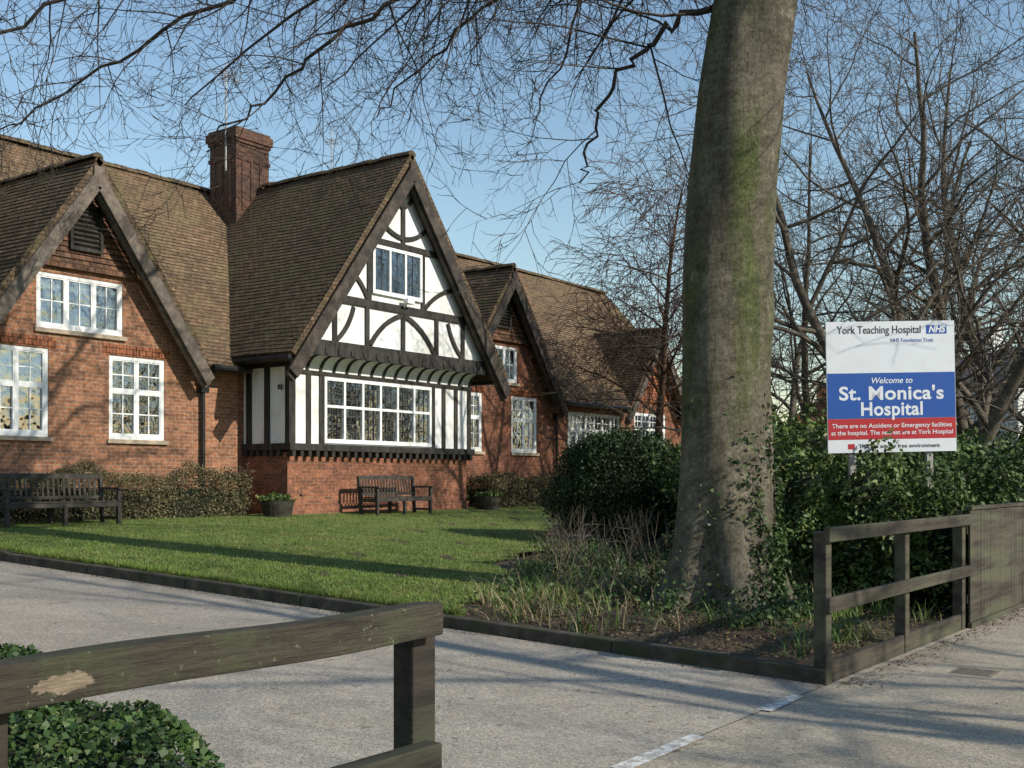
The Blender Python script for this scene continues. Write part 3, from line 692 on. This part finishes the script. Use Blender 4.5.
bough([(2.6,12,7.4),(1.7,13.2,8.2),(.4,14.6,8.2),(-1.0,15.8,7.6),(-2.0,16.8,6.9)],.06,.009)
bough([(2.6,12,7.0),(.5,12.6,7.5),(-1.5,13.5,7.1),(-3,14.2,6.4),(-4,14.8,5.8)],.055,.009)
bough([(2.6,12,8.0),(-.5,15,9.0),(-3,17,8.7),(-5.5,19,7.8)],.07,.010)
bough([(2.7,12,8.0),(1.6,15.5,9.4),(1.1,18.6,9.2),(.4,21.5,8.3)],.07,.010)
bough([(2.6,12,7.8),(0,11.2,8.0),(-3,11,7.4),(-4.8,11,6.5),(-6,11,5.8)],.06,.009)
bough([(2.8,12,7.9),(3.6,12.6,8.4),(4.8,13.4,8.5),(6.2,14,8.0)],.07,.010)
bough([(2.8,12,8.3),(3.3,14.2,9.7),(3.8,16.5,9.8),(4.0,18.6,9.0)],.07,.010)
bough([(2.8,12,7.7),(4.0,11.4,7.7),(5.2,11,7.0),(6.2,10.8,6.2)],.06,.009)
UP=dict(BP); UP['den']=[1.5,1.5,1.6,1.2]
for (x,y) in ((-1.5,1.5),(1.5,2.5),(2.5,-1.0),(0,-2.5),(-2.5,-1)):
    bough([(2.9,12.1,8.8),(2.9+x*.5,12.1+y*.5,10.6),(2.9+x,12.1+y,12.8),(2.9+x*1.6,12.1+y*1.6,15.5)],.16,.02,0,UP)
tw.obj('branches',M['twig'],tree)
P=[]
for _ in range(7500):
    z=abs(random.gauss(0,.95)); a=random.gauss(-1.3,.75)
    if z>2.9 or random.random()<z/2.8: continue
    if math.sin(a*6+z*2)+math.sin(z*5-a*3)<-.6: continue
    c=tpos(z); r=trad(z,a)+random.uniform(0,.08); P.append((c.x+math.cos(a)*r,c.y+math.sin(a)*r,z+.12))
leaves('ivy',P,.031,M['ivy'],tree)

def baretree(name,X,Y,h,r,prm,mat,lean=(0,0),stems=1,spread=.35,site=None):
    mb=MB(); u,s=site or W(X,Y); base=Vector((u,s,gz(s)-.05))
    for k in range(stems):
        az=2*math.pi*k/stems+random.random(); d=Vector((math.cos(az)*spread*(stems>1)+lean[0],math.sin(az)*spread*(stems>1)+lean[1],1)).normalized()
        grow(mb,base,d,h*random.uniform(.85,1.1),r,0,prm)
    return mb.obj(name,mat,smooth=True)
TP=dict(levels=5,seg=[.7,.45,.35,.28,.22],wob=[.07,.13,.15,.16,.16],trop=[.02,.012,.0,-.01,-.02],curl=[0,.0,.02,.03,.03],tip=[.15,.15,.25,.4,.5],sides=[8,6,4,3,3],
        den=[1.5,1.9,2.4,3.0],t0=[.15,.12,.1,.1],ang=[1.0,.85,.75,.7],len=[0,6.0,3.0,1.5,.7],rr=[.55,.5,.55,.6],rmax=[.5,.12,.045,.018,.011],rmin=.008)
baretree('bare_tree',9.0,25,12,.19,TP,M['twig_grey'],lean=(.05,-.1),stems=3,spread=.45)
baretree('bare_tree',12.8,30,14,.22,TP,M['twig_grey'],lean=(-.1,.05),stems=3,spread=.4)
baretree('bare_tree',8.6,34,11,.16,TP,M['twig_grey'],stems=2,spread=.4)
T2=dict(TP); T2['den']=[1.3,1.6,1.8,1.6]
baretree('bare_tree',16,44,14,.22,T2,M['twig_grey'],stems=2,spread=.3)
T3=dict(TP); T3['den']=[1.3,1.3,1.3,.9]; T3['rmin']=.012
baretree('bare_tree',0,0,13,.24,T3,M['twig_grey'],stems=2,spread=.3,site=(6.8,-11.5))
baretree('bare_tree',0,0,12,.20,T3,M['twig_grey'],stems=2,spread=.3,site=(14.5,-12.5))
WP=dict(levels=5,seg=[.6,.45,.35,.28,.25],wob=[.05,.10,.10,.09,.08],trop=[.02,-.01,-.08,-.16,-.2],tip=[.15,.2,.3,.4,.5],sides=[7,5,4,3,3],
        den=[3.6,3.4,3.2,2.8],t0=[.3,.12,.1,.1],ang=[1.05,.75,.65,.5],len=[0,3.8,2.0,1.5,.9],rr=[.5,.5,.55,.6],rmax=[.5,.07,.03,.017,.013],rmin=.011)
baretree('weeping_birch_tree',4.5,36,9.2,.16,WP,M['twig_red'])
baretree('bare_tree',7.2,46,9,.16,T2,M['twig_red'],stems=2)

# ---------------------------------------------------------------- shrubs
def bushXY(name,X,Y,r,h,n,size,mat,seed,amt=.14,asp=1.):
    u,s=W(X,Y); g=gz(s); return bush(name,(u,s,g+h*.45),(r*asp,r,h*.57),n,size,mat,seed,amt)
bushXY('clipped_round_bush',1.98,20,1.22,1.95,52000,.028,M['yew'],11,.09)
k=0
for X,Y,r,h in ((4.0,15.6,.9,1.7),(4.7,15.1,.9,1.7),(5.5,15.1,.95,1.7),(6.5,16.3,.95,1.65),(4.8,17.5,1.3,1.85),(6.2,18.4,1.4,1.75),(8.5,20.2,1.4,1.7),(10.3,23.5,1.7,1.75),(7.5,18.0,1.1,1.65),(3.7,18,1.1,2.05),(13,28.5,2,1.9),(4.5,21,1.4,2.1)):
    k+=1; bushXY('laurel_shrub',X,Y,r,h,int(8000*r*r+2000),.045 if k%2 else .04,M['laurel'] if k%3 else M['hedgeleaf'],20+k,.36)
for X,Y,r,h in ((4.3,12.4,.5,1.28),(4.72,12.95,.5,1.3),(4.9,13.7,.55,1.5),(5.3,14.0,.55,1.55),(3.75,13.0,.5,1.4),(4.4,13.7,.5,1.45),(6.0,15.0,.6,1.6)):
    k+=1; bushXY('low_laurel_shrub',X,Y,r,h,6500,.036,M['laurel'] if k%2 else M['hedgeleaf'],20+k,.38)
mb=MB()
for i in range(80):
    X=random.uniform(.6,2.0); Y=random.uniform(13.5,17); u,s=W(X,Y); p=Vector((u,s,gz(s)+.08)); d=Vector((random.gauss(0,.35),random.gauss(0,.35),1)).normalized()
    pts=[p+d*(.2*i_)+rv()*.02 for i_ in range(5)]; mb.tube(pts,[.006,.005,.004,.003,.002],4)
    for j in range(3):
        q=pts[random.randint(1,3)]; e=(d+rv()*.5).normalized(); mb.tube([q,q+e*.16,q+e*.3],[.004,.003,.002],3)
mb.obj('bare_shrub_stems',M['twig_grey'])
def tufts(name,cs,n,h,w,lean,mat,sp=.07):
    P=[]
    for (u,s) in cs:
        k=random.uniform(.4,1.3)
        for _ in range(int(n*k)): P.append((u+random.gauss(0,sp),s+random.gauss(0,sp),gz(s)+.06))
    return blades(name,P,h,w,lean,mat,nseg=4)
def bedpts(n,f):
    o=[]
    while len(o)<n:
        u=random.uniform(8.3,15.5); s=random.uniform(3.4,10.5)
        if s<6.3+(u-8)*SL and f(u,s): o.append((u,s))
    return o
tc_=tpos(0)
clear=lambda u,s: (u-tc_.x)**2+(s-tc_.y)**2>.75
tufts('dead_grass_tufts',bedpts(90,lambda u,s:clear(u,s) and s>4.4),34,.38,.012,1.1,M['straw'],.12)
tufts('bulb_leaf_tufts',bedpts(120,clear),24,.27,.016,.8,M['daff'],.07)
tufts('long_grass',bedpts(80,lambda u,s:clear(u,s) and (u>9.5 or s>6)),44,.24,.01,.9,M['grass'],.14)
P=[]
for _ in range(130):
    u,s=bedpts(1,lambda u,s:clear(u,s) and s>4.2 and u>8.8)[0]; hh=random.uniform(.1,.35)
    for i in range(55): P.append((u+random.gauss(0,.13),s+random.gauss(0,.13),gz(s)+.1+random.random()*hh))
leaves('ground_cover_plants',P,.03,M['ivy'])
n=18000; U=rng.uniform(8.2,14,n); S=rng.uniform(3.2,9.5,n); ok=S<6.6+(U-8)*SL; U=U[ok];S=S[ok]
leaves('leaf_litter',np.stack([U,S,np.clip(.04*(S-3),0,.62)+.10+rng.uniform(-.01,.03,len(U))],1),.02,M['litter'],flat=.75)
n=1600; U=rng.uniform(8.0,16,n); S=2.93-np.abs(rng.normal(0,.14,n)); leaves('gutter_leaf_litter',np.stack([U,S,0*U+.008],1),.013,M['litter'],flat=.9)
n=900; S=rng.uniform(3,14,n); U=7.98-np.abs(rng.normal(0,.08,n)); leaves('kerb_leaf_litter',np.stack([U,S,np.clip(.04*(S-3),0,.62)+.012],1),.012,M['litter'],flat=.9)
n=500; U=rng.uniform(4,16,n); S=rng.uniform(1,12,n); ok=(U<7.9)|(S<2.9); U=U[ok];S=S[ok]; leaves('scattered_leaf_litter',np.stack([U,S,np.clip(.04*(S-3),0,.62)+.012],1),.010,M['litter'],flat=.9)
n=130000; U=rng.uniform(.3,6.3,n); S=rng.uniform(2.3,11,n)
EB,ES=3.42,.24
edge=EB+ES*(S-3.56)+.14*np.sin(S*2.7)+.09*np.sin(S*6.1)
ok=(U<edge)&(U>edge-2.8); U=U[ok];S=S[ok];edge=edge[ok]
hh=.22*np.clip((edge-U)/.35,0.05,1)**.5*(1+.35*np.sin(U*3.1+S*2.3)+.25*np.sin(U*7-S*5)); 
ivy=leaves('ground_ivy',np.stack([U,S,np.clip(.04*(S-3),0,.62)+hh+.03-np.abs(rng.normal(0,.05,len(U)))],1),.021,M['ivy'],aspect=.8,flat=.3)
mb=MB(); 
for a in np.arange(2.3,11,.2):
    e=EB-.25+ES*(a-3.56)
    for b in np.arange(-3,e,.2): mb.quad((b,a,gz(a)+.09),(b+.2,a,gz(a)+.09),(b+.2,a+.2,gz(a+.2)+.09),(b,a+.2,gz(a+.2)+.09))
mb.obj('ivy_shade_sheet',M['core'],ivy)  # dark sheet under the ivy leaves, shade painted as colour

# ---------------------------------------------------------------- fences
mb=MB()
for u in (8.1,10.0,11.86): mb.box(u-.055,u+.055,3.0,3.10,-.1,1.12)
mb.box(8.0,11.93,2.955,2.998,1.045,1.155)
mb.box(8.0,11.93,2.955,2.998,.53,.64)
mb.box(8.13,11.95,3.012,3.06,-.05,.15)
mb.obj('post_and_rail_fence',M['fence'],bevel=.008)
mb=MB(); x=11.96
while x<22:
    w=.14; mb.box(x,x+w-.004,2.96+random.uniform(0,.006),2.985,.06,1.19+random.uniform(-.006,.006)); x+=w
mb.box(11.95,22,2.99,3.04,.25,.33); mb.box(11.95,22,2.99,3.04,.95,1.03)
mb.box(11.95,22,2.945,3.02,1.198,1.235); mb.box(11.95,22,2.945,2.99,.0,.055)
for i in range(6): mb.box(12+i*2,12.1+i*2,3.042,3.14,-.1,1.19)
mb.obj('close_board_fence',M['fence'],bevel=.004)
def nearwood():
    m,nt,b=newmat('weathered_rail_wood'); tc=N(nt,'ShaderNodeTexCoord').outputs['Object']
    mp=N(nt,'ShaderNodeMapping'); mp.inputs['Scale'].default_value=(1.2,14,14); nt.links.new(tc,mp.inputs[0])
    c=ramp(nt,noise(nt,mp.outputs[0],3,8,.7),(.024,.02,.015),(.095,.078,.055),.3,.7)
    c=mixc(nt,ramp(nt,noise(nt,tc,6,7,.75),(0,0,0),(1,1,1),.48,.64),c,(.07,.075,.038))
    li=ramp(nt,noise(nt,tc,38,4,.6),(0,0,0),(1,1,1),.64,.68); c=mixc(nt,li,c,(.15,.15,.10))
    vm=N(nt,'ShaderNodeVectorMath',operation='SUBTRACT'); vm.inputs[1].default_value=(1.30,2.05,1.095); nt.links.new(tc,vm.inputs[0])
    vs=N(nt,'ShaderNodeVectorMath',operation='MULTIPLY'); vs.inputs[1].default_value=(8,9,24); nt.links.new(vm.outputs[0],vs.inputs[0])
    ln=N(nt,'ShaderNodeVectorMath',operation='LENGTH'); nt.links.new(vs.outputs[0],ln.inputs[0])
    ad=N(nt,'ShaderNodeMath',operation='ADD'); nt.links.new(ln.outputs['Value'],ad.inputs[0])
    nn=N(nt,'ShaderNodeMath',operation='MULTIPLY'); nn.inputs[1].default_value=1.0; nt.links.new(noise(nt,tc,30,6,.75),nn.inputs[0]); nt.links.new(nn.outputs[0],ad.inputs[1])
    k=ramp(nt,ad.outputs[0],(1,1,1),(0,0,0),.94,1.0)
    pc=ramp(nt,noise(nt,mp.outputs[0],9,6,.7),(.18,.13,.085),(.34,.27,.19),.35,.6)
    c=mixc(nt,k,c,pc)
    nt.links.new(c,b.inputs['Base Color']); b.inputs['Roughness'].default_value=.85; b.inputs['Specular IOR Level'].default_value=.3
    pv=bump(nt,b,noise(nt,mp.outputs[0],5,8,.7),1,.016); bump(nt,b,noise(nt,tc,120,4),.4,.004,pv); return m
M['near']=nearwood()
mb=MB()
for u in (-1.45,-.1,1.17,2.48): mb.box(u-.05,u+.05,2.112,2.19,-.1,1.053)
mb.box(-2.5,2.48,2.045,2.108,.665,.755)
fo=mb.obj('post_and_rail_fence',M['wood_dk'],bevel=.006)
mb=MB(); ns=40
vs=[];
for i in range(ns+1):
    u=-2.5+4.99*i/ns; j=.003*math.sin(i*1.3); k=.004*math.sin(i*.8+1)
    vs+=[(u,2.045+j,1.055+k),(u,2.150,1.055+k),(u,2.150,1.15+k-.006),(u,2.045+j,1.15+k)]
fs=[(0,1,2,3),(4*ns+3,4*ns+2,4*ns+1,4*ns)]
for i in range(ns):
    for q in range(4): q2=(q+1)%4; fs.append((4*i+q,4*i+4+q,4*i+4+q2,4*i+q2))
mb.add(vs,fs); mb.obj('top_rail',M['near'],fo,bevel=.007,fixn=True)

# ---------------------------------------------------------------- sign
def flat(name,c,rough=.4):
    m,nt,b=newmat(name); tc=N(nt,'ShaderNodeTexCoord').outputs['Object']
    col=mixc(nt,ramp(nt,noise(nt,tc,3,6,.7),(0,0,0),(1,1,1),.4,.8),c,tuple(x*.88+.01 for x in c)); nt.links.new(col,b.inputs['Base Color']); b.inputs['Roughness'].default_value=rough; return m
sw,sb,sr,sn,sk=flat('sign_white',(.66,.68,.71)),flat('sign_blue',(.006,.07,.32)),flat('sign_red',(.40,.012,.018)),flat('sign_logo_blue',(.01,.07,.34)),flat('sign_black',(.03,.03,.035))
sgn=MB(); w,h=1.50,1.50
def sb_(x0,x1,y0,y1,mi,z=.0015):
    sgn.quad((x0,y0,z),(x1,y0,z),(x1,y1,z),(x0,y1,z),mi)
def bx(x0,x1,y0,y1,z0,z1,mi): sgn.box(x0,x1,y0,y1,z0,z1,mi)
bx(-w/2,w/2,-h/2,h/2,-.025,0,0)
sb_(-w/2+.004,w/2-.004,-.36,.16,1); sb_(-w/2+.004,w/2-.004,-.60,-.362,2); sb_(.42,.66,.60,.70,3)
for x in (-.45,.45): bx(x-.035,x+.035,-1.9,h/2-.1,-.1,-.03,4)
for y in (-.5,.5): bx(-w/2+.05,w/2-.05,y-.02,y+.02,-.0295,-.0255,4)
sgn.quad((-.52,-.71,.0015),(-.44,-.71,.0015),(-.44,-.65,.0015),(-.52,-.65,.0015),2)
sign=sgn.obj('hospital_sign',[sw,sb,sr,sn,M['kerbstone'],sk])
X,Y=4.35,12.95; u,s=W(X,Y)
rx=Vector((.588,-.809,0)); ro=Matrix.Rotation(math.radians(3),4,'Z'); rx=ro@rx; up=Vector((0,0,1)); nz=rx.cross(up)
mt=Matrix((rx,up,nz)).transposed().to_4x4(); mt=Matrix.Translation((u,s,2.57))@mt@Matrix.Rotation(math.radians(1.2),4,'Z')
sign.matrix_world=mt
def text(body,size,x,y,mat,align='CENTER',shear=0,bold=0,name='lettering',z=.0030,sp=1.,maxw=None):
    cu=bpy.data.curves.new('t','FONT'); cu.body=body; cu.size=size; cu.align_x=align; cu.align_y='CENTER'; cu.shear=shear; cu.offset=bold; cu.space_character=sp
    to=bpy.data.objects.new('t',cu); scn.collection.objects.link(to); bpy.context.view_layer.update()
    me=bpy.data.meshes.new_from_object(to.evaluated_get(bpy.context.evaluated_depsgraph_get())); bpy.data.objects.remove(to)
    me.materials.clear(); me.materials.append(mat); o=bpy.data.objects.new(name,me); scn.collection.objects.link(o); o.parent=sign; o.location=(x,y,z)
    xs=[v.co.x for v in me.vertices]; wd=max(xs)-min(xs)
    if maxw: o.scale=(maxw/wd,1,1)
    return o
text('York Teaching Hospital',.125,-.13,.65,sk,bold=.001,maxw=.98); text('NHS',.105,.54,.65,sw,shear=.25,bold=.004,maxw=.2); text('NHS Foundation Trust',.062,.25,.53,sn,maxw=.5)
text('Welcome to',.095,.0,.07,sw,shear=.25,bold=.001); text("St. Monica's",.215,.0,-.08,sw,bold=.005,sp=1.05,maxw=1.22); text('Hospital',.215,.0,-.26,sw,bold=.005,sp=1.05,maxw=.72)
text('There are no Accident or Emergency facilities',.070,0,-.445,sw,bold=.0008,maxw=1.40); text('at the hospital. The nearest are at York Hospital',.070,0,-.525,sw,bold=.0008,maxw=1.42)
text('This is a smoke free environment',.066,.08,-.68,sk,bold=.0005,maxw=.95)

# ---------------------------------------------------------------- background
def house(name,X,Y,L,D,eh,rh,wm,rm,rot=0):
    mb=MB(); 
    mb.box(-L/2,L/2,-D/2,D/2,0,eh,0)
    mb.add([(-L/2,-D/2,eh),(-L/2,D/2,eh),(-L/2,0,rh-.1)],[(0,1,2)],0); mb.add([(L/2,-D/2,eh),(L/2,D/2,eh),(L/2,0,rh-.1)],[(0,2,1)],0)
    pitch(mb,(-L/2-.3,-D/2-.3,eh-.1),(L/2+.3,-D/2-.3,eh-.1),(-L/2-.3,0,rh),(L/2+.3,0,rh))
    pitch(mb,(-L/2-.3,D/2+.3,eh-.1),(L/2+.3,D/2+.3,eh-.1),(-L/2-.3,0,rh),(L/2+.3,0,rh))
    for i in range(8,len(mb.m)): mb.m[i]=1
    mb.box(L/4-.4,L/4+.4,-.4,.4,rh-1,rh+1.1,0)
    for x in (-L/3,0,L/3):
        for z in ((1,2.3),(3.4,4.6)):
            if z[1]<eh:
                for sg in (-1,1):
                    y=sg*D/2; ya,yb=sorted((y,y+sg*.04)); mb.box(x-.6,x+.6,ya,yb,z[0],z[1],2); 
                    ya,yb=sorted((y+sg*.041,y+sg*.045)); mb.box(x-.52,x-.04,ya,yb,z[0]+.08,z[1]-.08,3); mb.box(x+.04,x+.52,ya,yb,z[0]+.08,z[1]-.08,3)
    for sg in (-1,1):
        x=sg*L/2; xa,xb=sorted((x,x+sg*.04)); mb.box(xa,xb,-.7,.7,eh-1.3,eh-.1,2); xa,xb=sorted((x+sg*.041,x+sg*.045)); mb.box(xa,xb,-.6,-.03,eh-1.2,eh-.2,3); mb.box(xa,xb,.03,.6,eh-1.2,eh-.2,3)
    o=mb.obj(name,[wm,rm,M['white'],M['dark']]); u,s=W(X,Y); o.location=(u,s,gz(s)-.1); o.rotation_euler=(0,0,rot); return o
slate=pm('grey_slate_roof',(.12,.12,.13),(.18,.18,.19),3,.7,30,.2)
house('white_rendered_house',22.6,50,9,7.0,5.3,7.2,M['render'],slate,math.radians(48))
house('brick_house',19.8,72,7,7,3.4,6.0,M['brick_dk'],M['tile'],math.radians(20))
house('brick_house',46,85,12,8,5,8.5,M['brick_dk'],M['tile'],math.radians(-20))
P=[]
for i in range(160):
    a=random.uniform(-1.2,1.0); R=random.uniform(140,190); X=R*math.sin(a); Y=R*math.cos(a); u,s=W(X,Y); r=random.uniform(4,8); hh=random.uniform(4,8)
    q=rng.normal(size=(420,3)); q/=np.linalg.norm(q,axis=1)[:,None]; q*=rng.random((420,1))**.4; P.append(np.array([u,s,.6+hh*.7])+q*np.array([r,r,hh*.8]))
leaves('distant_tree_belt',np.concatenate(P),.5,leafmat('distant_twigs',(.07,.055,.045),(.12,.10,.08),.9),aspect=.25)
mb=MB(); u,s=W(11.2,45); mb.tube([Vector((0,0,0)),Vector((0,0,1)),Vector((0,0,5.2))],[.09,.06,.045],8); mb.tube([Vector((0,0,5.2)),Vector((-.3,.1,5.4)),Vector((-.7,.25,5.42))],[.04,.035,.03],6); mb.box(-1.2,-.7,.18,.42,5.36,5.5)
lo=mb.obj('street_lamp',M['lead']); lo.location=(u,s,gz(s))

# ---------------------------------------------------------------- light, sky, camera
az=(.09,-.996); el=math.radians(30)
sd=Vector((az[0]*math.cos(el),az[1]*math.cos(el),math.sin(el)))
sl=bpy.data.lights.new('sun','SUN'); sl.energy=5.0; sl.angle=math.radians(.5); sl.color=(1,.94,.82)
so=bpy.data.objects.new('sun',sl); so.rotation_euler=(-sd).to_track_quat('-Z','Y').to_euler(); so.location=(0,-20,30); link(so)
w=bpy.data.worlds.new('World'); scn.world=w; w.use_nodes=True; nt=w.node_tree; bg=nt.nodes['Background']
sky=nt.nodes.new('ShaderNodeTexSky'); sky.sky_type='NISHITA'; sky.sun_disc=False; sky.sun_elevation=el; sky.sun_rotation=math.atan2(sd.x,sd.y); sky.air_density=1.5; sky.dust_density=.15; sky.ozone_density=3.2
nt.links.new(sky.outputs[0],bg.inputs[0]); bg.inputs[1].default_value=.15
cam=bpy.data.cameras.new('camera'); co=bpy.data.objects.new('camera',cam); link(co); scn.camera=co
co.location=(0,0,1.5); co.rotation_euler=(math.radians(90),0,math.radians(-54)); cam.sensor_width=36; cam.lens=1130/1024*36; cam.shift_y=96/1024; cam.clip_end=3000; cam.clip_start=.05
scn.view_settings.view_transform='Standard'; scn.view_settings.look='None'; scn.view_settings.exposure=0
